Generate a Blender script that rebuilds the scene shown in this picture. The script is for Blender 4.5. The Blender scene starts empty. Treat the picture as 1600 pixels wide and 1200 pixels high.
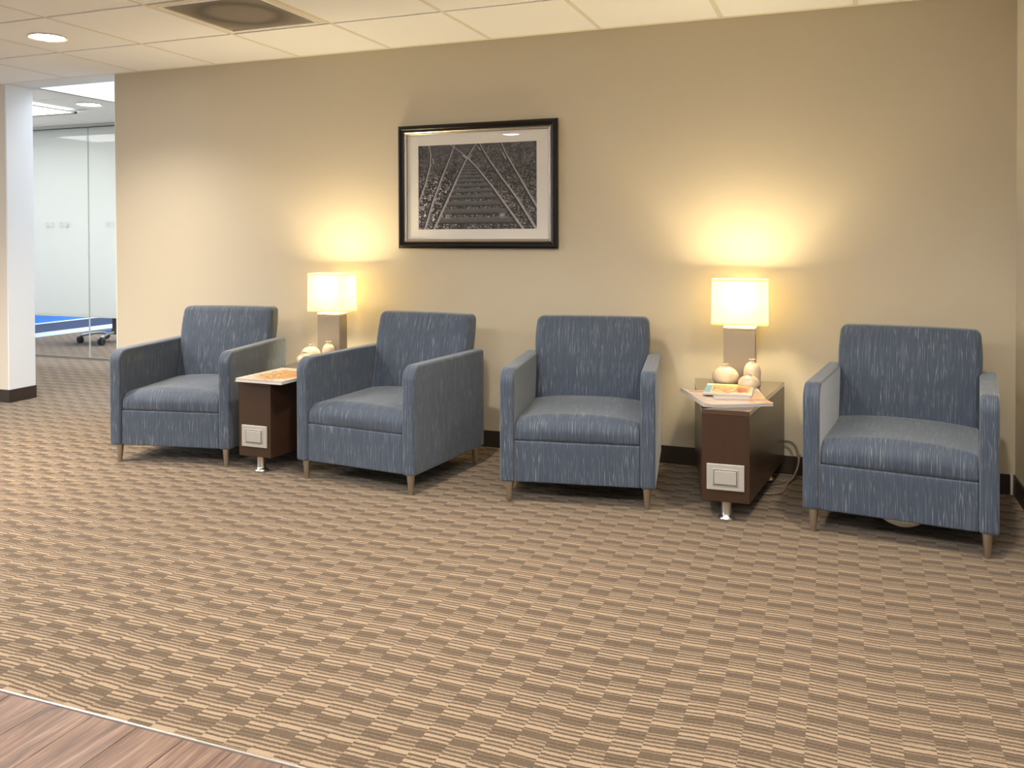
import bpy, bmesh, math, random
import numpy as np
from mathutils import Matrix, Vector
random.seed(7)
rng = np.random.default_rng(5)
SC = bpy.context.scene
COL = SC.collection
PI = math.pi

# ------------------------------------------------------------------ camera
F_PX, YAW, PITCH, ROLL, CY, CAM_H, CAM_D = 1336.57, 0.3649, 0.0146, -0.0033, 388.49, 1.2819, 4.8
H = 2.4706            # ceiling height
GX0, GT, GD1 = -4.6898, 0.6811, 0.6846   # ceiling grid origin, pitch, first row depth
XR, XL = 0.8131, -4.9214                 # right wall, left end of the back wall
fwd = Vector((-math.sin(YAW)*math.cos(PITCH), math.cos(YAW)*math.cos(PITCH), -math.sin(PITCH)))
r0 = Vector((math.cos(YAW), math.sin(YAW), 0)); u0 = r0.cross(fwd)
r1 = r0*math.cos(ROLL) + u0*math.sin(ROLL); u1 = r1.cross(fwd)
cd = bpy.data.cameras.new('camera'); cam = bpy.data.objects.new('camera', cd); COL.objects.link(cam)
M = Matrix.Identity(4)
for i in range(3):
    M[i][0], M[i][1], M[i][2] = r1[i], u1[i], -fwd[i]
M[0][3], M[1][3], M[2][3] = 0, -CAM_D, CAM_H
cam.matrix_world = M
cd.sensor_fit = 'HORIZONTAL'; cd.sensor_width = 36; cd.lens = 36*F_PX/1600
cd.shift_y = -(600-CY)/1600; cd.clip_start = .05; cd.clip_end = 100
SC.camera = cam

# ------------------------------------------------------------------ world, exposure
SC.view_settings.view_transform = 'Standard'; SC.view_settings.look = 'None'
SC.view_settings.gamma = 1; SC.view_settings.use_curve_mapping = False
SC.view_settings.exposure = 0.95
w = bpy.data.worlds.new('sky'); SC.world = w; w.use_nodes = True
bg = w.node_tree.nodes['Background']; bg.inputs[0].default_value = (.80, .89, 1, 1); bg.inputs[1].default_value = 3.3

def light(name, kind, loc, energy, color, rot=(0,0,0), **kw):
    l = bpy.data.lights.new(name, kind); l.energy = energy; l.color = color
    for k, v in kw.items(): setattr(l, k, v)
    o = bpy.data.objects.new(name, l); COL.objects.link(o); o.location = loc; o.rotation_euler = rot
    return o
WARM = (1, .90, .77); NEUT = (1, .93, .84); DAY = (.80, .90, 1)
# unseen fill lights added at ceiling height behind and beside the camera
for x, y, e in [(-1.9, -4.5, 46), (-0.1, -4.3, 46), (-6.3, -4.2, 80)]:
    light('fill_light', 'AREA', (x, y, H-.03), e, (1, .96, .90), shape='RECTANGLE', size=1.2, size_y=.6)
# recessed downlights; the last spot is added to brighten the left carpet
DOWN = [(-4.38, -1.03, 34), (-4.38, -2.6, 34), (-1.66, -1.95, 38), (0.25, -1.8, 26), (-3.57, -4.56, 12), (-5.3, -2.4, 80)]
for x, y, e in DOWN:
    light('downlight_or_fill_spot', 'SPOT', (x, y, H-.015), e*3.9, WARM, spot_size=math.radians(135), spot_blend=1.0, shadow_soft_size=.06)
light('downlight_or_fill_spot', 'SPOT', (-6.25, 1.0, H-.015), 60, DAY, spot_size=math.radians(135), spot_blend=1.0, shadow_soft_size=.06)
for nm, loc, rot, sx, sy in [('side_opening_portal', (-12.02, -5.0, 1.64), (0, -PI/2, 0), 1.48, 8.0), ('skylight_portal', (-4.97, 1.07, 3.55), (0, 0, 0), 1.9, 1.65)]:
    p = light(nm, 'AREA', loc, 1, (1, 1, 1), rot, shape='RECTANGLE', size=sx, size_y=sy); p.data.cycles.is_portal = True
# unseen fill light added to brighten the meeting room behind the glass
light('room_fill_light', 'AREA', (-7.5, 4.6, H-.03), 190, (.9, .95, 1), shape='RECTANGLE', size=3.0, size_y=1.8)

# ------------------------------------------------------------------ materials
MATS = {}
def srgb(c):
    f = lambda v: v/12.92 if v <= .04045 else ((v+.055)/1.055)**2.4
    return tuple(f(v/255) for v in c) + (1,)
def mat(name, color=(.5,.5,.5,1), rough=.6, metal=0, **kw):
    if name in MATS: return MATS[name]
    m = bpy.data.materials.new(name); m.use_nodes = True; MATS[name] = m
    b = m.node_tree.nodes['Principled BSDF']
    b.inputs['Base Color'].default_value = color; b.inputs['Roughness'].default_value = rough
    b.inputs['Metallic'].default_value = metal
    for k, v in kw.items(): b.inputs[k].default_value = v
    return m
class NT:
    def __init__(s, m): s.t = m.node_tree; s.b = s.t.nodes.get('Principled BSDF')
    def n(s, typ, **kw):
        o = s.t.nodes.new(typ)
        for k, v in kw.items():
            if k == 'inp':
                for a, b in v.items():
                    if isinstance(b, bpy.types.NodeSocket): s.t.links.new(b, o.inputs[a])
                    else: o.inputs[a].default_value = b
            else: setattr(o, k, v)
        return o
    def l(s, a, b): s.t.links.new(a, b)
    def m(s, op, a, b=0.0, c=None, clamp=False):
        o = s.t.nodes.new('ShaderNodeMath'); o.operation = op; o.use_clamp = clamp
        for i, v in enumerate((a, b) if c is None else (a, b, c)):
            if isinstance(v, bpy.types.NodeSocket): s.t.links.new(v, o.inputs[i])
            else: o.inputs[i].default_value = v
        return o.outputs[0]
    def mix(s, fac, a, b):
        o = s.t.nodes.new('ShaderNodeMix'); o.data_type = 'RGBA'
        for i, v in ((0, fac), (6, a), (7, b)):
            if isinstance(v, bpy.types.NodeSocket): s.t.links.new(v, o.inputs[i])
            else: o.inputs[i].default_value = v
        return o.outputs[2]
    def noise(s, vec, scale, detail=2, rough=.5):
        o = s.n('ShaderNodeTexNoise', inp={'Vector': vec, 'Scale': scale, 'Detail': detail, 'Roughness': rough})
        return o.outputs['Fac']
    def scaled(s, vec, v):
        o = s.n('ShaderNodeVectorMath', operation='MULTIPLY', inp={0: vec, 1: v}); return o.outputs[0]
    def bump(s, h, strength, dist):
        o = s.n('ShaderNodeBump', inp={'Height': h, 'Strength': strength, 'Distance': dist})
        s.l(o.outputs[0], s.b.inputs['Normal'])
    def ramp(s, fac, stops, interp='LINEAR'):
        o = s.n('ShaderNodeValToRGB'); s.l(fac, o.inputs[0]); cr = o.color_ramp; cr.interpolation = interp
        while len(cr.elements) < len(stops): cr.elements.new(.5)
        for e, (p, c) in zip(cr.elements, stops):
            e.position = p; e.color = c if len(c) == 4 else (*c, 1)
        return o.outputs[0]

def painted(name, c, scale=60, var=.03, rough=.85):
    m = mat(name, c, rough); t = NT(m); geo = t.n('ShaderNodeNewGeometry').outputs['Position']
    n1 = t.noise(geo, scale, 4)
    lo = tuple(v*(1-var) for v in c[:3]) + (1,); hi = tuple(min(1, v*(1+var)) for v in c[:3]) + (1,)
    t.l(t.mix(t.noise(geo, 1.3, 3), lo, hi), t.b.inputs['Base Color']); t.bump(n1, .12, .001)
    return m
M_WALL = painted('wall_paint', (.525, .465, .355, 1))
M_WHITE = painted('white_paint', (.80, .80, .79, 1))
M_COOL = painted('cool_white_paint', (.80, .82, .84, 1))
M_TILE = painted('ceiling_tile_white', (.90, .92, .95, 1), 400, .01)
M_GRID = painted('ceiling_grid_paint', (.74, .71, .64, 1), 50, .01); M_GAP_SHADE = painted('grid_reveal_shade', (.16, .13, .11, 1), 50, .01)  # reveal bars darkened: shade in the tile gaps put into their colour
M_TRIM = painted('ceiling_trim_paint', (.80, .75, .64, 1), 50, .01)
M_BASE = mat('vinyl_baseboard', (.032, .02, .014, 1), .45)
M_BLUE = painted('blue_wall_paint', (.02, .15, .50, 1)); M_NAVY = painted('navy_wall_paint', (.035, .06, .14, 1))

def carpet():
    m = mat('striped_carpet', rough=.95); t = NT(m)
    p = t.n('ShaderNodeNewGeometry').outputs['Position']
    s = t.n('ShaderNodeSeparateXYZ', inp={0: p}); X, Y = s.outputs[0], s.outputs[1]
    wob = t.m('MULTIPLY', t.m('SUBTRACT', t.noise(p, 14, 2), .5), .006)
    wob2 = t.m('MULTIPLY', t.m('SUBTRACT', t.noise(p, 150, 2), .5), .004)
    W, P = .0765, .117
    xc = t.m('DIVIDE', t.m('ADD', X, wob2), W); col = t.m('FLOOR', xc)
    ty = t.m('FLOOR', t.m('DIVIDE', Y, .612)); tx = t.m('FLOOR', t.m('DIVIDE', X, .612))
    wn = t.n('ShaderNodeTexWhiteNoise', noise_dimensions='2D')
    cv = t.n('ShaderNodeCombineXYZ', inp={0: col, 1: ty}); t.l(cv.outputs[0], wn.inputs['Vector'])
    h = wn.outputs['Value']
    odd = t.m('FLOORED_MODULO', col, 2.0)
    drift = t.m('MULTIPLY', t.noise(t.scaled(p, (1, .35, 1)), 1.1, 1), .9)
    ph = t.m('ADD', t.m('ADD', t.m('MULTIPLY', odd, .30), t.m('MULTIPLY', h, .14)), drift)
    yy = t.m('ADD', t.m('DIVIDE', t.m('ADD', Y, t.m('ADD', wob, wob2)), P), ph)
    fr = t.m('FRACT', yy)
    def prof(segs):
        st = []; x = 0.0
        for wd, v in segs:
            st += [(x+.006, (v,)*3), (min(x+wd-.006, .999), (v,)*3)]; x += wd
        return st
    A = t.ramp(fr, prof([(.25, .14), (.04, .55), (.06, .12), (.13, .95), (.06, .0), (.08, .85), (.07, .12), (.06, .8), (.08, .08), (.07, .75), (.05, .1), (.05, .7)]))
    B = t.ramp(fr, prof([(.09, .06), (.03, .45), (.10, .0), (.03, .45), (.08, .06), (.08, .85), (.06, .0), (.10, .95), (.07, .08), (.07, .75), (.07, .0), (.09, .9), (.06, .05), (.07, .7)]))
    v = t.mix(odd, A, B)
    tuft = t.noise(t.scaled(p, (420, 420, 420)), 1.0, 3, .7)
    bead = t.noise(t.scaled(p, (160, 420, 100)), 1.0, 2, .6)
    v2 = t.m('ADD', v, t.m('MULTIPLY', t.m('SUBTRACT', bead, .5), 1.25))
    v2 = t.m('ADD', v2, t.m('MULTIPLY', t.m('SUBTRACT', tuft, .5), .7), clamp=True)
    c = t.ramp(v2, [(0, (.054, .034, .018)), (.3, (.088, .057, .032)), (.62, (.180, .126, .078)), (1, (.30, .222, .145))])
    big = t.noise(p, .9, 3)
    c2 = t.mix(t.m('MULTIPLY', big, .16), c, (.22, .16, .10, 1))
    t.l(c2, t.b.inputs['Base Color']); t.b.inputs['Sheen Weight'].default_value = .15; t.b.inputs['Specular IOR Level'].default_value = .15
    t.bump(v2, .55, .004)
    return m
M_CARPET = carpet()

def fabric():
    m = mat('slate_blue_fabric', rough=.75); t = NT(m)
    uv = t.n('ShaderNodeUVMap').outputs[0]
    info = t.n('ShaderNodeObjectInfo').outputs['Random']
    off = t.n('ShaderNodeVectorMath', operation='ADD', inp={0: uv, 1: t.n('ShaderNodeCombineXYZ', inp={0: info, 1: info}).outputs[0]}).outputs[0]
    st = t.noise(t.scaled(off, (310, 10, 1)), 1.0, 2, .55)
    st2 = t.noise(t.scaled(off, (170, 4.5, 1)), 1.0, 1, .5)
    patch = t.noise(t.scaled(off, (9, 5, 1)), 1.0, 3, .6)
    s = t.n('ShaderNodeSeparateXYZ', inp={0: off})
    rib = t.m('MULTIPLY_ADD', t.m('SINE', t.m('MULTIPLY', s.outputs[0], 2*PI/.0068)), .5, .5)
    weft = t.m('MULTIPLY_ADD', t.m('SINE', t.m('MULTIPLY', s.outputs[1], 2*PI/.006)), .5, .5)
    th = t.m('ADD', t.m('SUBTRACT', st, .60), t.m('MULTIPLY', t.m('SUBTRACT', patch, .5), .26))
    streak = t.m('MULTIPLY', th, 5.5, clamp=True)
    th2 = t.m('MULTIPLY', t.m('SUBTRACT', st2, .52), 3.0, clamp=True)
    base = t.mix(rib, (.024, .038, .067, 1), (.048, .069, .109, 1))
    base = t.mix(t.m('MULTIPLY', weft, .2), base, (.028, .04, .06, 1))
    base = t.mix(t.m('MULTIPLY', th2, .55), base, (.15, .18, .225, 1))
    base = t.mix(t.m('MULTIPLY', streak, .75), base, (.34, .37, .40, 1))
    t.l(base, t.b.inputs['Base Color'])
    t.b.inputs['Sheen Weight'].default_value = .35; t.b.inputs['Sheen Roughness'].default_value = .45
    t.b.inputs['Sheen Tint'].default_value = (.9, .95, 1, 1)
    t.bump(t.m('ADD', rib, t.m('MULTIPLY', weft, .4)), .35, .001)
    return m
M_FAB = fabric()
M_LEG = mat('champagne_metal', (.50, .45, .38, 1), .42, 1.0)
M_STEEL = mat('brushed_steel', (.62, .60, .57, 1), .28, 1.0)
M_SILVER = mat('silver_plastic', (.40, .39, .37, 1), .42, .2)
M_BLACK = mat('black_plastic', (.012, .012, .013, 1), .5)
M_DUST = mat('pale_lining_cloth', (.62, .60, .56, 1), .8)

def laminate(name, c1, c2, rough):
    m = mat(name, rough=rough); t = NT(m); co = t.n('ShaderNodeTexCoord').outputs['Object']
    n = t.noise(t.scaled(co, (60, 60, 4)), 1.0, 4, .6)
    t.l(t.mix(n, c1, c2), t.b.inputs['Base Color']); t.bump(n, .04, .001); t.b.inputs['Specular IOR Level'].default_value = .4
    return m
M_LAM = laminate('espresso_laminate', (.032, .016, .009, 1), (.044, .022, .013, 1), .38)
M_LTOP = laminate('espresso_laminate_top', (.050, .028, .016, 1), (.064, .038, .022, 1), .22)
for _m, _c in ((M_LAM, .3), (M_LTOP, 1.0)):
    NT(_m).b.inputs['Coat Weight'].default_value = _c; NT(_m).b.inputs['Coat Roughness'].default_value = .12
M_LAMP = painted('taupe_ceramic', (.30, .25, .19, 1), 60, .02, .5)
M_CREAM = mat('cream_glaze', (.62, .50, .36, 1), .22)
NT(M_CREAM).b.inputs['Coat Weight'].default_value = .5

def planks_mat():
    m = mat('rustic_wood_plank', rough=.42); t = NT(m); p = t.n('ShaderNodeNewGeometry').outputs['Position']
    r = t.n('ShaderNodeObjectInfo').outputs['Random']
    off = t.n('ShaderNodeVectorMath', operation='ADD', inp={0: p, 1: t.n('ShaderNodeCombineXYZ', inp={0: t.m('MULTIPLY', r, 7), 1: t.m('MULTIPLY', r, 13)}).outputs[0]}).outputs[0]
    wv = t.noise(t.scaled(off, (11, 1.6, 1)), 1.0, 3, .6)
    warp = t.n('ShaderNodeCombineXYZ', inp={0: t.m('MULTIPLY', wv, .07), 1: 0.0}).outputs[0]
    off2 = t.n('ShaderNodeVectorMath', operation='ADD', inp={0: off, 1: warp}).outputs[0]
    gr = t.noise(t.scaled(off2, (150, 5.5, 1)), 1.0, 4, .65)
    band = t.noise(t.scaled(off2, (42, 2.2, 1)), 1.0, 3, .6)
    s = t.n('ShaderNodeSeparateXYZ', inp={0: off})
    ringd = t.m('ABSOLUTE', t.m('SUBTRACT', t.m('FRACT', t.m('MULTIPLY', t.m('ADD', s.outputs[0], t.m('MULTIPLY', wv, .30)), 17)), .5))
    v = t.m('ADD', t.m('MULTIPLY', t.m('SUBTRACT', band, .5), 1.1), t.m('ADD', t.m('MULTIPLY_ADD', t.m('SUBTRACT', gr, .5), 1.2, .44), t.m('MULTIPLY', ringd, .22)))
    c = t.ramp(v, [(.18, (.035, .020, .016)), (.36, (.095, .054, .040)), (.55, (.155, .094, .069)), (.85, (.30, .205, .155))])
    c = t.mix(t.m('MULTIPLY', t.m('SUBTRACT', wv, .42), 3.0, clamp=True), c, t.mix(.5, c, (.15, .115, .10, 1)))
    crack = t.m('MULTIPLY', t.m('SUBTRACT', t.noise(t.scaled(off, (120, 1.8, 1)), 1.0, 3, .6), .60), 9.0, clamp=True)
    c = t.mix(t.m('MULTIPLY', crack, .75), c, (.03, .018, .014, 1))
    c = t.mix(t.m('MULTIPLY', r, .35), c, (.10, .06, .045, 1))
    t.l(c, t.b.inputs['Base Color']); t.bump(v, .2, .001)
    return m
M_PLANK = planks_mat()

def emit(name, color, strength):
    m = bpy.data.materials.new(name); m.use_nodes = True; nt = m.node_tree; nt.nodes.clear()
    e = nt.nodes.new('ShaderNodeEmission'); e.inputs[0].default_value = (*color, 1); e.inputs[1].default_value = strength
    o = nt.nodes.new('ShaderNodeOutputMaterial'); nt.links.new(e.outputs[0], o.inputs[0]); return m
M_LENS = emit('downlight_lens_glow', (1, .96, .9), 30)
M_PANEL = emit('light_panel_glow', (1, .98, .95), 4)
M_BULB = emit('warm_bulb_glow', (1, .72, .36), 12)

def shade_mat():
    m = bpy.data.materials.new('lamp_shade_linen'); m.use_nodes = True; nt = m.node_tree; nt.nodes.clear(); t = NT(m)
    co = t.n('ShaderNodeTexCoord').outputs['Object']
    n = t.noise(t.scaled(co, (500, 500, 300)), 1.0, 2)
    c = t.mix(n, (.96, .90, .66, 1), (.99, .94, .74, 1))
    d = t.n('ShaderNodeBsdfDiffuse', inp={0: c}); tr = t.n('ShaderNodeBsdfTranslucent', inp={0: c})
    mx = t.n('ShaderNodeMixShader', inp={0: .85}); t.l(d.outputs[0], mx.inputs[1]); t.l(tr.outputs[0], mx.inputs[2])
    o = t.n('ShaderNodeOutputMaterial'); t.l(mx.outputs[0], o.inputs[0]); return m
M_SHADE = shade_mat()

def clear_glass(name, tint, refl=1.0):
    m = bpy.data.materials.new(name); m.use_nodes = True; nt = m.node_tree; nt.nodes.clear(); t = NT(m)
    a = t.n('ShaderNodeBsdfTransparent', inp={0: tint}); g = t.n('ShaderNodeBsdfGlossy', inp={0: (1, 1, 1, 1), 'Roughness': .01})
    f = t.n('ShaderNodeLayerWeight', inp={0: .5}).outputs['Facing']; fr = t.m('MULTIPLY_ADD', t.m('POWER', f, 5.0), .9, .022)
    mx = t.n('ShaderNodeMixShader', inp={0: t.m('MULTIPLY', fr, refl)})
    t.l(a.outputs[0], mx.inputs[1]); t.l(g.outputs[0], mx.inputs[2])
    o = t.n('ShaderNodeOutputMaterial'); t.l(mx.outputs[0], o.inputs[0]); return m
M_PANE = clear_glass('clear_pane', (.96, .97, .965, 1))
M_PGLASS = clear_glass('picture_glass', (.98, .98, .98, 1), 1.0)
def film_mat():
    m = bpy.data.materials.new('frosted_film'); m.use_nodes = True; nt = m.node_tree; nt.nodes.clear(); t = NT(m)
    c = (.83, .845, .83, 1)
    d = t.n('ShaderNodeBsdfDiffuse', inp={0: c}); tr = t.n('ShaderNodeBsdfTranslucent', inp={0: c})
    mx = t.n('ShaderNodeMixShader', inp={0: .45}); t.l(d.outputs[0], mx.inputs[1]); t.l(tr.outputs[0], mx.inputs[2])
    o = t.n('ShaderNodeOutputMaterial'); t.l(mx.outputs[0], o.inputs[0]); return m
M_FILM = film_mat()
def vcol_mat(name, rough=.5):
    m = mat(name, rough=rough); t = NT(m)
    a = t.n('ShaderNodeVertexColor', layer_name='Col'); t.l(a.outputs[0], t.b.inputs['Base Color']); return m
M_PRINT = vcol_mat('printed_photograph', .5); M_COVER = vcol_mat('printed_paper', .38)
M_PAPER = mat('page_paper', (.56, .53, .52, 1), .6)
M_FRAME = mat('dark_wood_frame', (.008, .005, .004, 1), .3, **{'Specular IOR Level': .3}); M_LIP = mat('silver_frame_lip', (.45, .41, .37, 1), .35, .9)
M_MAT = mat('off_white_mat_board', (.80, .78, .74, 1), .9)

# ------------------------------------------------------------------ mesh helpers
def link(name, me, m=None, parent=None, loc=(0,0,0), rot=(0,0,0), smooth=False):
    o = bpy.data.objects.new(name, me); COL.objects.link(o)
    o.location = loc; o.rotation_euler = rot
    if m is not None and not me.materials: me.materials.append(m)
    if smooth:
        for p in me.polygons: p.use_smooth = True
    if parent: o.parent = parent
    return o
def finish(bm, name):
    bmesh.ops.recalc_face_normals(bm, faces=bm.faces)
    me = bpy.data.meshes.new(name); bm.to_mesh(me); bm.free(); return me
def tag(o, label=None, cat=None, group=None, kind=None):
    for k, v in (('label', label), ('category', cat), ('group', group), ('kind', kind)):
        if v: o[k] = v
    return o
def empty(name, loc=(0,0,0), rz=0, **kw):
    o = bpy.data.objects.new(name, None); COL.objects.link(o); o.location = loc; o.rotation_euler = (0,0,rz); o.empty_display_size = .1
    return tag(o, **kw)
def box_bm(lo, hi, bev=0, seg=2):
    bm = bmesh.new(); bmesh.ops.create_cube(bm, size=1)
    for v in bm.verts: v.co = Vector([lo[i] + (v.co[i]+.5)*(hi[i]-lo[i]) for i in range(3)])
    if bev: bmesh.ops.bevel(bm, geom=bm.edges[:], offset=bev, segments=seg, affect='EDGES', profile=.5)
    return bm
def box(name, lo, hi, m, parent=None, bev=0, seg=2, **kw):
    return link(name, finish(box_bm(lo, hi, bev, seg), name), m, parent, **kw)
def poly_prism(name, pts, z0, z1, m, parent=None, bev=0, **kw):
    bm = bmesh.new(); a = [bm.verts.new((x, y, z0)) for x, y in pts]; b = [bm.verts.new((x, y, z1)) for x, y in pts]
    n = len(pts); bm.faces.new(a[::-1]); bm.faces.new(b)
    for i in range(n): bm.faces.new((a[i], a[(i+1) % n], b[(i+1) % n], b[i]))
    if bev: bmesh.ops.bevel(bm, geom=bm.edges[:], offset=bev, segments=2, affect='EDGES')
    return link(name, finish(bm, name), m, parent, **kw)
def lathe(name, prof, m, parent=None, seg=40, **kw):
    bm = bmesh.new(); rings = []
    for r, z in prof:
        rings.append([bm.verts.new((r*math.cos(2*PI*i/seg), r*math.sin(2*PI*i/seg), z)) for i in range(seg)] if r > 1e-6 else [bm.verts.new((0, 0, z))])
    for A, B in zip(rings, rings[1:]):
        for i in range(seg):
            j = (i+1) % seg
            if len(A) == 1 and len(B) == 1: continue
            if len(A) == 1: bm.faces.new((A[0], B[j], B[i]))
            elif len(B) == 1: bm.faces.new((A[i], A[j], B[0]))
            else: bm.faces.new((A[i], A[j], B[j], B[i]))
    for R in (rings[0], rings[-1]):
        if len(R) > 2: bm.faces.new(R)
    me = finish(bm, name)
    o = link(name, me, m, parent, smooth=True, **kw)
    try: me.set_sharp_from_angle(angle=math.radians(40))
    except Exception: pass
    return o
def tube_me(name, pts, r, seg=10, sub=8):
    # Catmull-Rom tube
    P = [Vector(p) for p in pts]; P = [2*P[0]-P[1]] + P + [2*P[-1]-P[-2]]; S = []
    for i in range(1, len(P)-2):
        for k in range(sub):
            t = k/sub; a, b, c, d = P[i-1:i+3]
            S.append(.5*((2*b) + (c-a)*t + (2*a-5*b+4*c-d)*t*t + (3*b-a-3*c+d)*t**3))
    S.append(P[-2]); bm = bmesh.new(); prev = None; up = Vector((.13, .31, .94))
    for i, p in enumerate(S):
        t = (S[min(i+1, len(S)-1)] - S[max(i-1, 0)]).normalized(); a = t.cross(up).normalized(); b = a.cross(t)
        ring = [bm.verts.new(p + r*(a*math.cos(2*PI*k/seg) + b*math.sin(2*PI*k/seg))) for k in range(seg)]
        if prev:
            for k in range(seg): bm.faces.new((prev[k], prev[(k+1) % seg], ring[(k+1) % seg], ring[k]))
        else: bm.faces.new(ring)
        prev = ring
    bm.faces.new(prev); return finish(bm, name)
def soft_me(name, lo, hi, r, n=(14, 14, 14), deform=None, uvmode='front', roll=0):
    """box with rounded edges on a fine grid, bent by deform(x,y,z,u,v,w)"""
    lo = np.array(lo, float); hi = np.array(hi, float)
    e2 = np.linspace(0, 1, 9)
    def axis(k):
        # dense samples near both ends so roundings stay smooth
        a = np.linspace(0, 1, n[k]+1); L = hi[k]-lo[k]; e = np.sin(np.linspace(0, PI/2, 5))*0 + np.linspace(0, 1, 5)
        q = np.concatenate([lo[k] + e*r, hi[k] - e*r, lo[k] + r + a*(L-2*r)] + ([lo[k] + e2*roll] if roll and k == 1 else []) + ([hi[k] - e2*roll] if roll and k == 2 else [])); return np.unique(np.round(q, 5))
    ax = [axis(k) for k in range(3)]; vid = {}; vs = []; src = []
    def vert(p):
        key = tuple(np.round(p, 5))
        if key in vid: return vid[key]
        p = np.array(p, float); q = np.clip(p, lo+r, hi-r); d = p-q; nd = np.abs(d).max(); ln = np.linalg.norm(d)
        if ln > 1e-9: p2 = q + d/ln*nd
        else: p2 = p
        if roll and p[1] < lo[1]+roll and p[2] > hi[2]-roll:      # large quarter-round along the front top edge
            dy, dz = lo[1]+roll-p[1], p[2]-(hi[2]-roll); rho = max(dy, dz); L2 = math.hypot(dy, dz)
            hx, cx = (hi[0]-lo[0])/2, (hi[0]+lo[0])/2; ax_ = abs(p[0]-cx); dx, dr = max(0, ax_-(hx-r)), max(0, rho-(roll-r))
            if dx > 0 and dr > 0:
                k2 = max(dx, dr)/math.hypot(dx, dr); ax_ = hx-r+dx*k2; rho = roll-r+dr*k2
            if L2 > 0: p2 = np.array([cx+math.copysign(ax_, p[0]-cx), lo[1]+roll-dy/L2*rho, hi[2]-roll+dz/L2*rho])
        t = (p-(lo+hi)/2)/((hi-lo)/2)
        if deform: p2 = np.array(deform(*p2, *t))
        vid[key] = len(vs); vs.append(tuple(p2)); src.append(tuple(p)); return vid[key]
    faces = []; fax = []
    for k in range(3):
        i, j = [(1, 2), (2, 0), (0, 1)][k]
        for side, val in ((0, lo[k]), (1, hi[k])):
            for a in range(len(ax[i])-1):
                for b in range(len(ax[j])-1):
                    c = []
                    for (da, db) in ((0,0),(1,0),(1,1),(0,1)):
                        p = [0,0,0]; p[k] = val; p[i] = ax[i][a+da]; p[j] = ax[j][b+db]; c.append(vert(p))
                    faces.append(c if side else c[::-1]); fax.append(k)
    me = bpy.data.meshes.new(name); me.from_pydata(vs, [], faces); me.update()
    uvl = me.uv_layers.new(name='UVMap'); li = 0
    for f, k in zip(faces, fax):
        for vi in (f):
            x, y, z = src[vi]
            if k == 0: uv = (y, z)
            elif k == 1: uv = (x+3.3, z)
            else: uv = (x+3.3, (hi[2] + (y-lo[1])) if uvmode == 'front' else y)
            uvl.data[li].uv = uv; li += 1
    for p in me.polygons: p.use_smooth = True
    return me
def color_grid(name, W, L, img, m, parent, loc, rz=0, vertical=False, th=0.0, height=None):
    """flat printed sheet W x L with one colour per cell (img rows run from the top/back edge)"""
    h, wd, _ = img.shape
    xs = np.linspace(-W/2, W/2, wd+1); ys = np.linspace(L/2, -L/2, h+1)
    X, Y = np.meshgrid(xs, ys); Z = np.zeros_like(X) if height is None else height(X/W+.5, .5-Y/L)
    co = np.stack([X, Z*0, Y], -1) if vertical else np.stack([X, Y, Z], -1)
    co = co.reshape(-1, 3); idx = np.arange((h+1)*(wd+1)).reshape(h+1, wd+1)
    q = np.stack([idx[1:, :-1], idx[1:, 1:], idx[:-1, 1:], idx[:-1, :-1]], -1).reshape(-1, 4)
    me = bpy.data.meshes.new(name); me.vertices.add(len(co)); me.vertices.foreach_set('co', co.ravel())
    me.loops.add(q.size); me.loops.foreach_set('vertex_index', q.ravel().astype(np.int32))
    me.polygons.add(len(q)); me.polygons.foreach_set('loop_start', np.arange(0, q.size, 4, dtype=np.int32))
    me.update(calc_edges=True)
    ca = me.color_attributes.new('Col', 'FLOAT_COLOR', 'CORNER')
    lin = np.where(img <= .04045, img/12.92, ((img+.055)/1.055)**2.4).reshape(-1, 3)
    c4 = np.concatenate([np.repeat(lin, 4, 0), np.ones((q.size, 1))], 1); ca.data.foreach_set('color', c4.ravel().astype(np.float32))
    return link(name, me, m, parent, loc=loc, rot=(0, 0, rz))
def struct(o): o['kind'] = 'structure'; return o

# ------------------------------------------------------------------ floor
fl = struct(empty('floor'))
YT = -3.068   # carpet / wood joint
box('carpet', (-13, YT, -.06), (XR, 9, 0), M_CARPET, fl)
box('subfloor', (-13, -9, -.06), (XR, YT, -.012), M_BASE, fl)
struct(box('trim_1', (-13, YT-.007, -.011), (XR-.001, YT-.001, .003), mat('metal_edge_strip', (.75, .74, .72, 1), .3, .8), bev=.0015))
PW = .152; x = -4.6; i = 0
while x < XR-.01:
    y = YT-.008; k = 0
    while y > -5.2:
        L = 1.22 if k else random.choice([.35, .55, .8, 1.0, 1.22]); x1 = min(x+PW-.002, XR-.002)
        box('floor_plank', (x, max(y-L, -5.5)+.001, -.012), (x1, y-.001, -.0005+random.uniform(-.0003, .0003)), M_PLANK, fl, bev=.0012, seg=1)
        y -= L; k += 1
    x += PW; i += 1

# ------------------------------------------------------------------ walls
wb = struct(box('wall_back', (XL, 0, 0), (XR+.12, .23, H+.15), M_WALL))
struct(box('wall_right', (XR, -9, 0), (XR+.12, 0, H+.15), M_WALL))
struct(box('wall_left', (-12, 0, 0), (-6.03, .232, H+.15), painted('pale_wall_paint', (.66, .60, .52, 1))))
struct(box('trim_2', (-6.03, 0, .1), (-6.018, .232, H), M_COOL))     # the opening's painted end face
struct(box('trim_3', (XL-.006, -.002, 0), (XL, .23, H), M_COOL))
for n, lo, hi in [('baseboard_back', (XL-.006, -.008, 0), (XR-.022, 0, .1)), ('baseboard_right', (XR-.008, -9, 0), (XR, -.001, .1)),
                  ('baseboard_left', (-12, -.008, 0), (-6.01, 0, .1)), ('baseboard_opening', (-6.03, -.0001, 0), (-6.01, .235, .1))]:
    struct(box(n, lo, hi, M_BASE, bev=.002))
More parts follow.
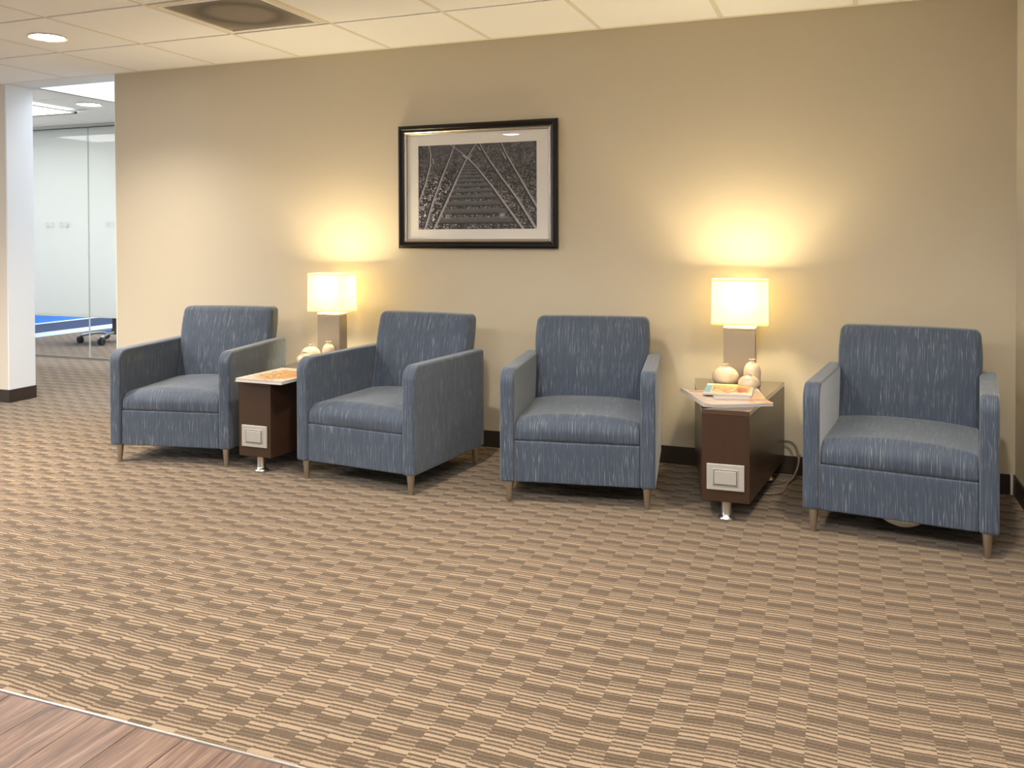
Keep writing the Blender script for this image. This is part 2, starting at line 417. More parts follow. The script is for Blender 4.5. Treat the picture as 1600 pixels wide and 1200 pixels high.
struct(box('trim_4', (XR-.02, -.006, 0), (XR-.011, 0, .1), M_TRIM, bev=.001))

# unseen walls behind and beside the camera; side wall opening added for daylight
for n, lo, hi in [('wall_front', (-12, -9.1, 0), (-6.4, -9, H+.1)), ('wall_front', (-6.4, -9.1, 0), (-5.7, -9, H+.1)), ('wall_front', (-5.7, -9.1, 0), (-4.4, -9, H+.1)),
                  ('wall_front', (-4.4, -9.1, 0), (XR, -9, 2.38)), ('wall_front', (-4.4, -9.1, 2.38), (XR, -9, H+.1)),
                  ('wall_side', (-12.1, -9.1, 0), (-12, 0, .9)), ('wall_side', (-12.1, -9.1, 2.38), (-12, 0, H+.1)), ('wall_side', (-12.1, -1, .9), (-12, 0, 2.38))]:
    struct(box(n, lo, hi, M_WALL))
# ------------------------------------------------------------------ ceiling: tegular tiles between a recessed grid
ce = struct(empty('ceiling', (0, 0, 0)))
box('ceiling_slab', (-12, -9, H+.03), (XR, 0.0, H+.12), M_WHITE, ce)
tiles_x = [GX0 + k*GT for k in range(-9, 10)]; tiles_y = [0.0] + [-GD1 - k*GT for k in range(0, 12)]
g = .013; gy = .010
VENT = (GX0+2*GT, GX0+3*GT, -GD1-GT, -GD1)
tcache = {}
for i in range(len(tiles_x)-1):
    xa, xb = tiles_x[i], min(tiles_x[i+1], XR-.012)
    if xa > XR-.1: continue
    for j in range(len(tiles_y)-1):
        yb, ya = tiles_y[j], tiles_y[j+1]
        if abs(xa-VENT[0]) < .01 and abs(ya-VENT[2]) < .01: continue
        yt = yb - (.024 if j == 0 else gy)
        key = (round(xb-xa, 3), j == 0)
        if key not in tcache:
            tcache[key] = finish(box_bm((g, gy, 0), (xb-xa-g, yt-ya, .025), .0012, 1), 'ceiling_tile')
        link('ceiling_tile', tcache[key], M_TILE, ce, loc=(xa, ya, H))
gb = {}
for xk in tiles_x:
    if -12 < xk < XR-.05:
        if 'x' not in gb: gb['x'] = finish(box_bm((-.0128, -8.2, .0012), (.0128, -.002, .022)), 'grid_bar')
        link('grid_bar', gb['x'], M_GRID, ce, loc=(xk, 0, H))
for yk in tiles_y[1:]:
    if 'y' not in gb: gb['y'] = finish(box_bm((-10.9, -.016, .015), (XR-.002, .016, .0245)), 'grid_bar')
    link('grid_bar', gb['y'], M_GAP_SHADE, ce, loc=(0, yk, H))
struct(box('trim_5', (XL, -.024, H-.002), (XR, -.0005, H+.004), M_TRIM, bev=.0008))
struct(box('trim_6', (-12, -.024, H-.002), (XL-.001, -.0005, H+.004), M_WHITE, bev=.0008))
# soffit strip over the opening, far ceiling, skylight well
box('soffit', (-12, 0, H+.002), (XL-.006, .236, H+.1), M_COOL, ce)
for xa, xb in [(-6.535, -5.945), (-7.20, -6.545), (-7.86, -7.21), (-8.6, -7.87), (-10, -8.61)]:
    for ya, yb in [(.24, .66), (.67, 1.345), (1.355, 1.995)]:
        if -8.7 < xa < -7.1 and ya > .6 and yb < 1.4: continue
        if xa == -7.20 and ya > .6 and yb < 1.4: xa2, xb2 = -6.76, -6.545
        else: xa2, xb2 = xa, xb
        box('ceiling_tile', (xa2, ya, H), (xb2, yb, H+.02), M_COOL, ce, bev=.0015, seg=1)
box('ceiling_slab', (-12, .236, H+.03), (-5.945, 9, H+.12), M_COOL, ce)
SK = dict(x0=-5.94, x1=-4.0, y0=.236, y1=1.9, z1=H+1.1)
box('skylight_curb', (SK['x0']-.03, SK['y0']-.04, H+.0), (SK['x0'], SK['y1'], SK['z1']), M_COOL, ce)
box('skylight_curb', (SK['x0']-.03, SK['y1'], H+.0), (SK['x1'], SK['y1']+.04, SK['z1']), M_COOL, ce)
box('skylight_curb', (SK['x0']-.03, SK['y0']-.04, H+.1), (SK['x1'], SK['y0'], SK['z1']), M_COOL, ce)
box('skylight_curb', (SK['x1'], SK['y0']-.04, H+.0), (SK['x1']+.04, SK['y1']+.04, SK['z1']), M_COOL, ce)
box('ceiling_slab', (SK['x1'], .236, H), (XR, 9, H+.12), M_COOL, ce)
box('ceiling_slab', (-5.945, 1.9, H), (SK['x1'], 9, H+.12), M_COOL, ce)

# ------------------------------------------------------------------ glass partition and the meeting room behind
wg = struct(empty('wall_glass', (0, 2.0, 0)))
box('head_track', (-11, -.03, 2.437), (-4.0, .03, H), mat('aluminium_track', (.42, .44, .43, 1), .45, .4), wg)
box('head_seal', (-11, -.034, 2.432), (-4.0, .0, 2.4368), mat('dark_seal', (.05, .05, .05, 1), .6), wg)
box('floor_track', (-11, -.012, 0), (-4.0, .012, .022), mat('dull_floor_track', (.22, .20, .17, 1), .6), wg)
for xa in (-9.76, -8.56, -7.353, -6.15, -4.95):
    p = box('glass_pane', (xa+.003, -.006, .022), (xa+1.194, .006, 2.432), M_PANE, wg)
    box('frosted_film', (xa+.003, .0065, .443), (xa+1.194, .0085, 2.432), M_FILM, p)
    box('film_edge_band', (xa+.003, .0063, .443), (xa+1.194, .0086, .47), mat('film_edge', (.85, .87, .87, 1), .7), p)
    box('joint_seal', (xa-.004, -.004, .022), (xa+.004, .009, 2.432), mat('joint_grey', (.52, .55, .52, 1), .5), wg)
    for dx in (.0, .075, .20, .275):
        d = .235 + dx if xa != -8.56 else .605 + dx
        box('etched_square', (xa+d, -.0075, 1.40), (xa+d+.045, -.0062, 1.445), mat('etched_grey', (.60, .63, .61, 1), .8), p)
struct(box('wall_room_left', (-9.8, 2.1, .0), (-9.65, 9, H+.1), M_BLUE))
struct(box('trim_7', (-9.65, 2.1, .0), (-9.63, 8.9, .055), mat('pale_blue_base', (.60, .70, .88, 1), .5)))
struct(box('trim_8', (-9.65, 2.1, .055), (-9.635, 8.9, .165), M_NAVY))
struct(box('trim_9', (-9.65, 2.1, .165), (-9.63, 8.9, .178), MATS['pale_blue_base']))
struct(box('wall_room_back', (-12, 8.9, 0), (-3.5, 9.0, H+.1), M_WHITE))
struct(box('wall_room_right', (-4.0, .23, 0), (-3.9, 9, H+.1), M_WHITE))

# far ceiling light panel
lp = empty('ceiling_light_panel', (-7.73, .985, H), label='large bright square ceiling light panel outside the glass room', cat='light')
box('diffuser', (-.94, -.32, .0), (.93, .335, .012), M_PANEL, lp)
box('frame', (-.95, .337, -.012), (.96, .355, .01), MATS['dark_seal'], lp)
box('frame', (.935, -.33, -.003), (.95, .336, .012), MATS['film_edge'], lp)

# ------------------------------------------------------------------ downlights and vent
def downlight(x, y, label, vis=True):
    d = empty('downlight', (x, y, H), label=label, cat='light', group='recessed ceiling downlights')
    lathe('trim_ring', [(.098, 0), (.108, -.004), (.104, -.008), (.092, -.004), (.09, .002)], M_TRIM, d, seg=48)
    lathe('lens', [(0, -.001), (.091, -.001), (.091, .003), (0, .003)], M_LENS, d, seg=48)
downlight(-4.38, -1.03, 'round lit ceiling downlight in the cream tiles nearest the wall corner')
downlight(-6.25, 1.0, 'round lit ceiling downlight beyond the opening, beside the skylight')
downlight(-3.57, -4.565, 'round lit ceiling downlight reflected in the picture glass')

def vent_mat():
    m = mat('perforated_grey_metal', rough=.6); t = NT(m); co = t.n('ShaderNodeTexCoord').outputs['Object']
    s = t.n('ShaderNodeSeparateXYZ', inp={0: co})
    a = t.m('SINE', t.m('MULTIPLY', s.outputs[0], 2*PI/.009)); b = t.m('SINE', t.m('MULTIPLY', s.outputs[1], 2*PI/.009))
    hole = t.m('GREATER_THAN', t.m('MULTIPLY', a, b), .25)
    r = t.n('ShaderNodeVectorMath', operation='LENGTH', inp={0: co}).outputs['Value']
    ring = t.ramp(t.m('MULTIPLY', t.m('ADD', r, t.m('MULTIPLY', t.noise(co, 6, 2), .05)), 2.5), [(.0, (.27, .24, .21)), (.42, (.25, .22, .19)), (.58, (.10, .085, .07)), (.72, (.22, .19, .165)), (1, (.34, .31, .28))])
    t.l(t.mix(t.m('MULTIPLY', hole, .6), ring, (.05, .04, .03, 1)), t.b.inputs['Base Color'])
    return m
vx, vy = (VENT[0]+VENT[1])/2, (VENT[2]+VENT[3])/2
v = empty('air_vent', (vx, vy, H), label='square perforated grey air return grille set in the ceiling tiles', cat='vent')
a = GT/2-g; b = .283
for lo, hi in [((-a, -a, 0), (-b, a, .02)), ((b, -a, 0), (a, a, .02)), ((-b, -a, 0), (b, -b, .02)), ((-b, b, 0), (b, a, .02))]:
    box('frame', lo, hi, M_TRIM, v)
for lo, hi in [((-b-.012, -b-.012, -.004), (-b, b+.012, 0)), ((b, -b-.012, -.004), (b+.012, b+.012, 0)), ((-b, -b-.012, -.004), (b, -b, 0)), ((-b, b, -.004), (b, b+.012, 0))]:
    box('lip', lo, hi, M_TILE, v)
box('grille', (-b, -b, .004), (b, b, .008), vent_mat(), v)

# ------------------------------------------------------------------ armchairs
CW, CDp, ZB, ZA, AT = .74, .722, .102, .645, .070
def build_chair(label):
    t = empty('armchair', label=label, cat='armchair', group='blue fabric armchairs along the wall')
    R = .072
    for s, nm in ((-1, 'armrest'), (1, 'armrest')):
        lo = (-CW/2, 0, ZB) if s < 0 else (CW/2-AT, 0, ZB)
        me = soft_me('armrest', lo, (lo[0]+AT, CDp, ZA), .013, (2, 16, 12), roll=R)
        link(nm, me, M_FAB, t)
    hw = CW/2-AT
    link('front_panel', soft_me('front_panel', (-hw+.0015, .010, ZB+.002), (hw-.0015, .09, .300), .007, (10, 2, 6)), M_FAB, t)
    s0, s1 = .3015, .398
    def seatdef(x, y, z, u, v, w):
        k = max(0, (z-s0)/(s1-s0)); back = max(0, (y-.08)/.52)
        z += k*(.030*(1-abs(u)**2.4)*(1-.3*back) + .008*back)
        y -= .008*(1-u*u)*math.sin(PI*min(1, max(0, (z-s0)/.10)))*max(0, 1-(y-.012)/.08)
        return x, y, z
    link('seat_cushion', soft_me('seat_cushion', (-hw+.0015, .012, s0), (hw-.0015, .60, s1), .012, (18, 18, 8), seatdef, roll=.062), M_FAB, t)
    # back cushion leaning backwards
    z0, z1 = .33, .839
    def backdef(x, y, z, u, v, w):
        k = (z-z0)/(z1-z0)
        y2 = y + .115*k - .020*(1-u*u)*math.sin(min(1, max(0, k))*PI)*(1 if v < 0 else -.3)
        if z > ZA-.08: x *= 1 + .030*math.sin(min(1, (z-ZA+.08)/(z1-ZA+.08))*PI)
        return x, y2, z + .003*(1-u*u)*k
    link('back_cushion', soft_me('back_cushion', (-hw-.004, .545, z0), (hw+.004, .655, z1), .030, (16, 4, 18), backdef), M_FAB, t)
    link('back_panel', soft_me('back_panel', (-hw+.001, CDp-.03, ZB+.002), (hw-.001, CDp-.004, ZA-.02), .008, (8, 2, 8)), M_FAB, t)
    box('base_lining', (-hw, .09, ZB+.004), (hw, CDp-.03, ZB+.012), M_BLACK, t)
    for sx in (-1, 1):
        for yy in (.037, CDp-.037):
            lathe('leg', [(.0, 0), (.0105, 0), (.0115, .003), (.0205, ZB-.002), (.0205, ZB+.006), (0, ZB+.006)], M_LEG, t, seg=28, loc=(sx*(CW/2-.041), yy, 0))
    return t
def copy_tree(o, parent=None):
    c = o.copy(); COL.objects.link(c)
    if parent: c.parent = parent
    for ch in [k for k in o.children]: copy_tree(ch, c)
    return c
CH = [(-3.5087, -1.0206, .1861, 'blue fabric armchair nearest the white column, at the left end of the row'),
      (-2.3104, -1.0366, -.1055, 'blue fabric armchair right of the left side table, below left of the framed picture'),
      (-1.1551, -.939, .1566, 'blue fabric armchair left of the right side table, below right of the framed picture'),
      (.2216, -.9714, -.1354, 'blue fabric armchair in the corner by the right wall, pale lining sagging below it')]
proto = build_chair(CH[0][3]); chairs = [proto] + [copy_tree(proto) for _ in CH[1:]]
for c, (x, y, a, lab) in zip(chairs, CH):
    c.location = (x, y, 0); c.rotation_euler.z = a; c['label'] = lab
# sagging lining under the corner chair
bm = bmesh.new(); N = 14; rows = []
for i in range(N+1):
    u = i/N*2-1; rows.append([bm.verts.new((.015+u*.10, .06+j*.022, ZB+.004 - .058*(1-u*u)**.8*math.sin(PI*(j+.001)/6))) for j in range(7)])
for i in range(N):
    for j in range(6): bm.faces.new((rows[i][j], rows[i+1][j], rows[i+1][j+1], rows[i][j+1]))
me = finish(bm, 'sagging_lining')
o = link('sagging_lining', me, M_DUST, chairs[3], smooth=True); o['label'] = 'pale lining cloth sagging below the seat'
md = o.modifiers.new('s', 'SOLIDIFY'); md.thickness = .002

# ------------------------------------------------------------------ wedge side tables
TZ = .502
def build_table(x, y, a, label):
    t = empty('side_table', (x, y, 0), a, label=label, cat='table', group='wedge shaped side tables')
    wf, wbk, L = .104, .234, .85
    poly_prism('body', [(-wf, 0), (wf, 0), (wbk, L), (-wbk, L)], .092, TZ-.022, M_LAM, t, bev=.0012)
    poly_prism('table_top', [(-wf, 0), (wf, 0), (wbk, L), (-wbk, L)], TZ-.0215, TZ, M_LTOP, t, bev=.0015)
    for lx, ly in [(0, .055), (-.15, L-.1), (.15, L-.1)]:
        lathe('leg', [(0, 0), (.036, 0), (.0375, .004), (.0365, .010), (.031, .016), (.0245, .021), (.0225, .026), (.0225, .092), (0, .092)], M_STEEL, t, seg=36, loc=(lx, ly, 0))
    p = box('outlet_plate', (-.082, -.007, .145), (.082, .001, .262), M_SILVER, t, bev=.0025)
    box('outlet_frame', (-.055, -.0105, .166), (.055, -.006, .241), M_SILVER, p, bev=.0015)
    box('outlet_cover', (-.048, -.0135, .173), (.048, -.010, .234), M_SILVER, p, bev=.002)
    box('outlet_groove', (-.0515, -.0112, .1695), (.0515, -.0104, .2375), mat('groove_grey', (.12, .11, .10, 1), .7), p)
    return t
TR = build_table(-.470, -.9117, .0376, 'dark brown wedge side table with the round vases, between the two right armchairs')
TL = build_table(-2.952, -.985, -.002, 'dark brown wedge side table between the two left armchairs, half hidden')

# ------------------------------------------------------------------ lamps
def rrect(hx, hy, r, n=6):
    P = []
    for cx, cy, a0 in ((hx-r, hy-r, 0), (-hx+r, hy-r, PI/2), (-hx+r, -hy+r, PI), (hx-r, -hy+r, 3*PI/2)):
        for k in range(n+1): P.append((cx+r*math.cos(a0+k*PI/2/n), cy+r*math.sin(a0+k*PI/2/n)))
    return P
def build_lamp(x, y, a, label):
    t = empty('table_lamp', (x, y, TZ), a, label=label, cat='lamp', group='lit table lamps')
    box('base', (-.080, -.045, 0), (.080, .045, .292), M_LAMP, t, bev=.004)
    box('base_cap', (-.082, -.047, .2925), (.082, .047, .304), mat('lamplit_cap', (.72, .66, .55, 1), .4), t, bev=.003)  # cap lightened: lamplight on the base top put into its colour
    lathe('neck', [(.0, .304), (.016, .304), (.016, .309), (.006, .312), (.006, .40), (.014, .402), (.014, .43), (0, .43)], M_STEEL, t, seg=20)
    bl = lathe('bulb', [(0, .43), (.013, .432), (.016, .445), (.029, .475), (.028, .492), (.018, .507), (0, .513)], M_BULB, t, seg=24)
    bm = bmesh.new(); z0, z1 = .316, .552; L = []
    for z, s in ((z0, 0), (z1, -.003), (z1, -.0045), (z0, -.0015)):
        L.append([bm.verts.new((px, py, z)) for px, py in rrect(.142+s, .075+s, .022)])
    n = len(L[0])
    for A, B in zip(L, L[1:] + L[:1]):
        for i in range(n): bm.faces.new((A[i], A[(i+1) % n], B[(i+1) % n], B[i]))
    me = finish(bm, 'lamp_shade'); o = link('lamp_shade', me, M_SHADE, t)
    for zz in (z0, z1-.008):
        bm = bmesh.new(); L = []
        for z, s in ((zz, .0006), (zz+.008, .0006), (zz+.008, -.004), (zz, -.004)):
            L.append([bm.verts.new((px, py, z)) for px, py in rrect(.142+s, .075+s, .022)])
        for A, B in zip(L, L[1:] + L[:1]):
            for i in range(n): bm.faces.new((A[i], A[(i+1) % n], B[(i+1) % n], B[i]))
        link('shade_rim', finish(bm, 'shade_rim'), M_SHADE, o)
    box('spider', (-.137, -.002, .50), (-.010, .002, .503), M_STEEL, t); box('spider', (.010, -.002, .50), (.137, .002, .503), M_STEEL, t)
    pl = light('bulb_light', 'POINT', (0, 0, .470), 34, (1, .80, .46), shadow_soft_size=.05); pl.parent = t
    return t
LR = build_lamp(-.482, -.20, .0376, 'lit rectangular table lamp on the right side table with three full vases before it')
LL = build_lamp(-2.955, -.215, 0.0, 'lit rectangular table lamp on the left side table, between the two left armchairs')

# ------------------------------------------------------------------ vases
def ball_prof(r, h, neck, nh):
    P = [(0, 0), (r*.38, 0), (r*.42, .002)]
    for k in range(1, 22):
        a = -PI/2 + PI*k/22; rr = r*math.cos(a); z = h/2 + h/2*math.sin(a)
        if z > .003 and (rr > r*.42 or z < h/2) and (rr > neck*1.15): P.append((rr, z))
    P += [(neck*1.05, h*.995), (neck*.9, h+nh*.35), (neck*.95, h+nh*.7), (neck*1.25, h+nh*.9), (neck*1.25, h+nh), (neck*.8, h+nh), (neck*.7, h+nh*.5), (neck*.7, h*.9), (0, h*.9)]
    return P
def bottle_prof(r, h):
    neck = .011
    return [(0, 0), (r*.75, 0), (r*.92, .006), (r, .02), (r*1.0, h*.52), (r*.96, h*.64), (r*.84, h*.75), (r*.62, h*.84), (r*.38, h*.9), (neck*1.05, h*.93), (neck*.9, h*.95),
            (neck*1.0, h*.975), (neck*1.5, h*.985), (neck*1.5, h), (neck*.9, h), (neck*.8, h*.94), (0, h*.94)]
def vase(kind, x, y, prof, label):
    o = lathe('vase', prof, M_CREAM, None, seg=48, loc=(x, y, TZ))
    return tag(o, label, 'vase', 'cream ceramic vases')
def vase_set(cx, cy, a, side):
    ca, sa = math.cos(a), math.sin(a)
    P = lambda dx, dy: (cx+ca*dx-sa*dy, cy+sa*dx+ca*dy)
    if side == 'right':
        vase('b', *P(-.070, -.120), ball_prof(.068, .110, .014, .012), 'widest round cream vase, left of its trio on the right side table')
        vase('t', *P(.060, -.096), bottle_prof(.044, .148), 'tall cream bottle vase standing behind the small one on the right side table')
        vase('s', *P(.050, -.200), ball_prof(.054, .082, .012, .008), 'smallest round cream vase, at the front of its trio on the right side table')
    else:
        vase('b', *P(-.075, -.125), ball_prof(.062, .108, .014, .012), 'round cream vase left of its trio on the left side table, before the lamp')
        vase('t', *P(.030, -.09), bottle_prof(.040, .138), 'cream bottle vase with a flared lip, right of its trio on the left side table')
        vase('s', *P(-.045, -.235), ball_prof(.050, .080, .012, .008), 'small cream vase peeping over the second armchair armrest on the left side table')
vase_set(-.475, -.20, .0376, 'right'); vase_set(-2.955, -.215, 0, 'left')

# ------------------------------------------------------------------ printed matter
def blur(a, k):
    for _ in range(k):
        a = (a + np.roll(a, 1, 0) + np.roll(a, -1, 0) + np.roll(a, 1, 1) + np.roll(a, -1, 1))/5
    return a
def seg_mask(U, V, pts, w0, w1):
    m = np.zeros_like(U)
    for (xa, ya), (xb, yb) in zip(pts, pts[1:]):
        dx, dy = xb-xa, yb-ya; t = np.clip(((U-xa)*dx+(V-ya)*dy)/(dx*dx+dy*dy), 0, 1)
        d = np.hypot(U-xa-t*dx, V-ya-t*dy); yy = ya+t*dy; wd = w0+(w1-w0)*yy/640
        m = np.maximum(m, np.clip(1.3-d/wd, 0, 1))
    return np.clip(m*2, 0, 1)
def railway(w=390, h=258):
    U, V = np.meshgrid((np.arange(w)+.5)/w*910, (np.arange(h)+.5)/h*640)
    n = rng.random((h, w)); n1 = blur(n, 4); n2 = blur(rng.random((h, w)), 5); n2 = (n2-n2.mean())/n2.std()
    n1 = (n1-n1.mean())/n1.std(); n3 = blur(rng.random((h, w)), 40); n3 = (n3-n3.mean())/n3.std()
    g = .29 + .022*n2 + .02*n3
    left = np.clip((330-U+V*-.05)/120, 0, 1)*np.clip((V-180)/120, 0, 1)
    amp = .05 + .08*np.clip((V-150)/400, 0, 1) + .15*left
    stones = np.sign(n1)*np.abs(n1)**.9
    g += amp*stones + .5*amp*n2 - .03*left
    # sleepers in the centre track
    yk = 118; st = 11; rail = lambda v: (383-(v-118)*.50, 392+(v-118)*.785)
    while yk < 600:
        xa, xb = rail(yk); m = (V > yk) & (V < yk+st*.55) & (U > xa-18) & (U < xb+18)
        g = np.where(m, .40 - .04*np.clip((V-yk)/(st*.55), 0, 1)*2 + .012*n1, g)
        m2 = (V > yk+st*.55) & (V < yk+st*.70) & (U > xa-18) & (U < xb+18); g = np.where(m2, .15, g)
        yk += st; st *= 1.145
    g = np.where((V < 62) & (U > 100) & (U < 430), g*.5+.17, g)
    rails = [[(83, 0), (101, 70), (98, 150), (63, 280), (23, 390), (0, 445)],
             [(293, -10), (253, 100), (193, 240), (123, 420), (53, 640)],
             [(463, -10), (383, 110), (313, 250), (223, 440), (123, 645)],
             [(253, 0), (323, 50), (388, 103), (463, 180), (573, 315), (683, 465), (815, 645)],
             [(478, -5), (553, 120), (643, 250), (763, 410), (905, 640)],
             [(643, -5), (683, 85), (763, 225), (843, 365), (912, 480)],
             [(118, 100), (122, 140)], [(655, 75), (680, 120)], [(353, 88), (386, 112)], [(420, 86), (394, 112)], [(465, 20), (488, 50)]]
    for R in rails:
        sh = seg_mask(U+9, V, R, 4, 17); g = g*(1-.55*sh) + .08*.55*sh
    for R in rails:
        m = seg_mask(U, V, R, 3.2, 9); g = g*(1-m) + (.60+.03*n2)*m
        m = seg_mask(U+3+V*.004, V, R, .8, 2.2); g = g*(1-m*.8) + .86*m*.8
    for bx, by in ((232, 540), (655, 535), (30, 478)):
        m = np.clip(1.6-np.maximum(abs(U-bx)/20, abs(V-by)/14), 0, 1); g = g*(1-m*.8)+(.66+.04*n1)*m*.8
    g = np.clip(g, .05, .95)
    img = np.stack([g*1.0, g*.97, g*.99], -1)
    cm = np.clip(1-np.hypot((U-440)/230, (V-330)/330), 0, 1)[..., None]  # bluish middle: daylight reflected in the glass, put into the print colour
    return np.clip(img*(1-cm*.35) + cm*.35*img*np.array([.93, 1.0, 1.08])*1.12, 0, 1)
fx, fz = (-2.597-1.540)/2, (1.205+1.975)/2
FW, FH = 1.048, .765
pic = empty('framed_picture', (fx, -.004, fz), label='framed black and white photograph of crossing railway tracks on the wall', cat='picture')
pic.location.x += .006
def frame_ring(name, ow, oh, bw, y0, prof, m):
    """mitred frame; prof = [(inset, depth toward the room)]"""
    bm = bmesh.new(); loops = []
    for ins, d in prof:
        hx, hz = ow/2-ins*bw, oh/2-ins*bw
        loops.append([bm.verts.new((sx*hx, y0-d, sz*hz)) for sx, sz in ((-1,-1),(1,-1),(1,1),(-1,1))])
    for A, B in zip(loops, loops[1:] + loops[:1]):
        for i in range(4): bm.faces.new((A[i], A[(i+1) % 4], B[(i+1) % 4], B[i]))
    return link(name, finish(bm, name), m, pic)
frame_ring('frame', FW, FH, .038, 0, [(0, 0), (0, .022), (.08, .028), (.35, .034), (.6, .033), (.75, .026), (1, .022), (1, 0)], M_FRAME)
frame_ring('frame_lip', FW-.076, FH-.076, .020, 0, [(0.0, .001), (0, .020), (.25, .024), (.5, .019), (.75, .020), (1, .013), (1, .001)], M_LIP)
box('backing_board', (-FW/2+.03, -.002, -FH/2+.03), (FW/2-.03, .003, FH/2-.03), M_MAT, pic)
hw_, hh_ = FW/2-.05, FH/2-.05; aw, ah = .782, .520; az = (1.3295+1.8415)/2-fz
for lo, hi in [((-hw_, -.007, -hh_), (-aw/2, -.004, hh_)), ((aw/2, -.007, -hh_), (hw_, -.004, hh_)), ((-aw/2, -.007, -hh_), (aw/2, -.004, az-ah/2)), ((-aw/2, -.007, az+ah/2), (aw/2, -.004, hh_))]:
    box('mat_board', lo, hi, M_MAT, pic)
color_grid('print', aw+.004, ah+.004, railway(), M_PRINT, pic, (0, -.0035, az), vertical=True)
box('picture_glass', (-hw_-.006, -.0125, -hh_-.006), (hw_+.006, -.0105, hh_+.006), M_PGLASS, pic)

def cover(kind, w=120, h=150):
    U, V = np.meshgrid((np.arange(w)+.5)/w, (np.arange(h)+.5)/h)
    f = lambda k: (lambda a: (a-a.mean())/a.std())(blur(rng.random((h, w)), k))
    a, b, c = f(14), f(14), f(4)
    if kind == 'food':     # pale cover with an orange-brown picture
        img = np.ones((h, w, 3))*np.array([.93, .88, .82])
        m = np.clip(1.25-np.hypot((U-.56)/.40, (V-.52)/.40) + .10*a, 0, 1)[..., None]; m = np.clip(m*2.2, 0, 1)
        p = np.stack([.86+.05*a, .66+.09*b+.03*c, .42+.11*b+.04*a], -1); img = img*(1-m)+p*m
        d = (c*.6+a > 1.25)[..., None]*m; img = img*(1-.6*d)+.6*d*np.array([.42, .26, .16])
        img[(V > .86) & (V < .885) & (U > .12) & (U < .7)] = [.78, .62, .55]
    elif kind == 'puzzle':  # top magazine: pale green border, yellow band, blue strip, orange picture
        img = np.ones((h, w, 3))*np.array([.86, .93, .80])
        img[V < .12] = [.90, .95, .78]
        img[(V > .10) & (V < .22) & (U > .10)] = [.98, .86, .36]
        inner = (U > .16) & (U < .93) & (V > .22) & (V < .88)
        p = np.stack([.93+.04*a, .74+.12*b+.03*c, .52+.16*b], -1); img[inner] = p[inner]
        red = inner & (np.hypot((U-.78)/.12, (V-.5)/.22) < 1+.15*a); img[red] = (p*np.array([.85, .62, .6]))[red]
        bl = (np.sin(U*95) > .1) & (V > .13) & (V < .185) & (U > .14) & (U < .45); img[bl] = [.80, .48, .22]
        img[(U < .13) & (V > .12)] = [.55, .78, .88]
        img[(V > .88)] = [.93, .90, .88]
        img[(V > .80) & (V < .95) & (U > .55) & (U < .95)] = [.97, .95, .93]
    else:                   # newspaper
        img = np.ones((h, w, 3))*np.array([.88, .82, .79])
        for k in range(14):
            v0 = .30+k*.045; img[(V > v0) & (V < v0+.014) & (((U*3) % 1) > .08)] = [.66, .60, .58]
        img[(V > .06) & (V < .16) & (U > .08) & (U < .9)] = np.array([.72, .50, .42])
        q = (U > .68) & (V > .55); p = np.stack([.93+.03*a, .74+.06*b, .58+.08*b], -1); img[q] = p[q]
    return np.clip(img*.90, 0, 1)
def mag(name, W, L, th, x, y, z, rz, kind, label, cat='magazine', curl=0, pages=3):
    t = empty(name, (x, y, z), rz, label=label, cat=cat, group='magazines on the side tables')
    zf = lambda u, v: curl*np.clip((.22-u)/.22, 0, 1)**2*(.6+.4*v)
    def leaf(nm, i, z0, z1, W, L, dx, dy, m):
        bm = bmesh.new(); n = 14; rows = {}
        for zz in (0, 1):
            for a_ in range(n+1):
                for b_ in (0, 1):
                    u = a_/n; px = -W/2+u*W+dx; py = -L/2+b_*L+dy
                    rows[zz, a_, b_] = bm.verts.new((px, py, (z1 if zz else z0) + float(zf(u, b_))*(.55+.45*(i+zz)/(pages+1))))
        for a_ in range(n):
            bm.faces.new([rows[1, a_, 0], rows[1, a_+1, 0], rows[1, a_+1, 1], rows[1, a_, 1]]); bm.faces.new([rows[0, a_, 0], rows[0, a_, 1], rows[0, a_+1, 1], rows[0, a_+1, 0]])
            for b_ in (0, 1): bm.faces.new([rows[0, a_, b_], rows[0, a_+1, b_], rows[1, a_+1, b_], rows[1, a_, b_]])
        for a_ in (0, n): bm.faces.new([rows[0, a_, 0], rows[0, a_, 1], rows[1, a_, 1], rows[1, a_, 0]])
        return link(nm, finish(bm, nm), m, t)
    for i in range(pages):
        z0, z1 = th*i/pages, th*(i+1)/pages-.0006
        leaf('page_block', i, z0, z1, W-.002, L-.002, random.uniform(-.002, .002), random.uniform(-.003, .003), M_PAPER)
    img = cover(kind)
    color_grid('cover', W, L, img, M_COVER, t, (0, 0, th+.0006), height=lambda u, v: zf(u, 1-v)*1.0 + .0*u)
    return t
mag('magazine', .305, .40, .017, -2.885, -.835, TZ+.0005, -.03, 'food', 'thick pale magazine with an orange food picture on the left side table', pages=3)
mag('newspaper', .330, .352, .014, -.502, -.655, TZ+.0005, .46, 'news', 'folded newspaper with a curled corner under the magazines on the right table', 'newspaper', curl=.016, pages=3)
mag('magazine', .235, .275, .006, -.456, -.590, TZ+.0165, .22, 'news', 'thin white magazine between the newspaper and the colourful one, right table', pages=2)
mag('magazine', .225, .285, .006, -.498, -.540, TZ+.0245, .06, 'puzzle', 'colourful magazine with yellow band and blue strip, topmost on the right table', curl=.0, pages=2)

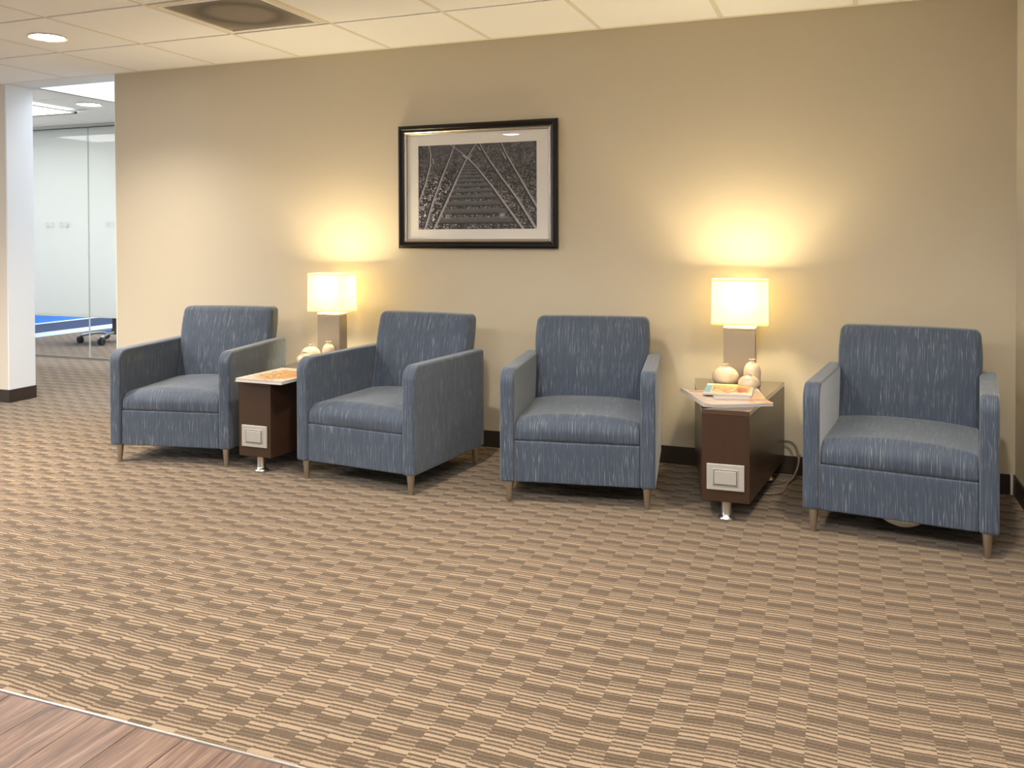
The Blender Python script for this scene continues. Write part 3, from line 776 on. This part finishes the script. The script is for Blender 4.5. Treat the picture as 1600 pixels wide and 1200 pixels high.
# ------------------------------------------------------------------ power cord
pts = [(-.300, -.030, .178), (-.245, -.034, .184), (-.212, -.055, .165), (-.198, -.078, .125), (-.195, -.10, .085), (-.215, -.15, .030), (-.245, -.22, .008), (-.250, -.32, .006), (-.275, -.40, .006), (-.36, -.42, .006), (-.46, -.36, .006)]
tag(link('power_cord', tube_me('power_cord', pts, .0062), mat('brown_cord', (.15, .11, .075, 1), .4), smooth=True), 'thin dark power cord looping down beside the right side table', 'cord')
pts = [(-.205, -.012, .30), (-.195, -.02, .22), (-.190, -.05, .12), (-.205, -.09, .03), (-.240, -.15, .007), (-.31, -.24, .006), (-.42, -.27, .006)]
tag(link('power_cord', tube_me('power_cord', pts[2:], .005), MATS['brown_cord'], smooth=True), 'second dark cord running along the floor behind the right side table', 'cord')

# ------------------------------------------------------------------ office chair behind the glass
def office_chair(x, y, a, label):
    t = empty('office_chair', (x, y, 0), a, label=label, cat='office chair', group='office chairs behind the glass')
    for k in range(5):
        an = k*2*PI/5; c, s = math.cos(an), math.sin(an)
        link('base_arm', tube_me('base_arm', [(.03*c, .03*s, .115), (.20*c, .20*s, .122), (.38*c, .38*s, .095)], .022, 10, 5), mat('polished_aluminium', (.75, .75, .74, 1), .25, .9), t, smooth=True)
        cs = empty('caster'); cs.parent = t; cs.location = (.38*c, .38*s, 0); cs.rotation_euler.z = an+.7*k
        for sd in (-1, 1):
            w_ = lathe('wheel', [(0, -.011), (.036, -.011), (.041, -.005), (.041, .005), (.036, .011), (0, .011)], M_BLACK, cs, seg=24, loc=(0, sd*.017, .041), rot=(PI/2, 0, 0))
        box('fork', (-.012, -.0045, .028), (.012, .0045, .085), M_BLACK, cs, bev=.002)
    lathe('gas_column', [(0, .09), (.035, .09), (.035, .15), (.026, .16), (.026, .30), (.015, .305), (.015, .42), (0, .42)], M_BLACK, t, seg=24)
    link('seat', soft_me('seat', (-.25, -.24, .42), (.25, .24, .49), .03, (8, 8, 3)), M_BLACK, t)
    bk = link('backrest', soft_me('backrest', (-.22, .23, .58), (.22, .28, 1.05), .02, (8, 2, 8), lambda x, y, z, u, v, w: (x, y+.03*(z-.58)+.03*(1-u*u), z)), M_BLACK, t)
    link('back_stem', tube_me('back_stem', [(0, .0, .41), (0, .24, .42), (0, .30, .62), (0, .31, .80)], .016), M_BLACK, t, smooth=True)
    return t
office_chair(-8.33, 3.28, math.radians(6), 'black office chair with a polished aluminium star base behind the clear strip of glass')

# smooth copies of soft parts share data; everything else is built
bpy.context.view_layer.update()
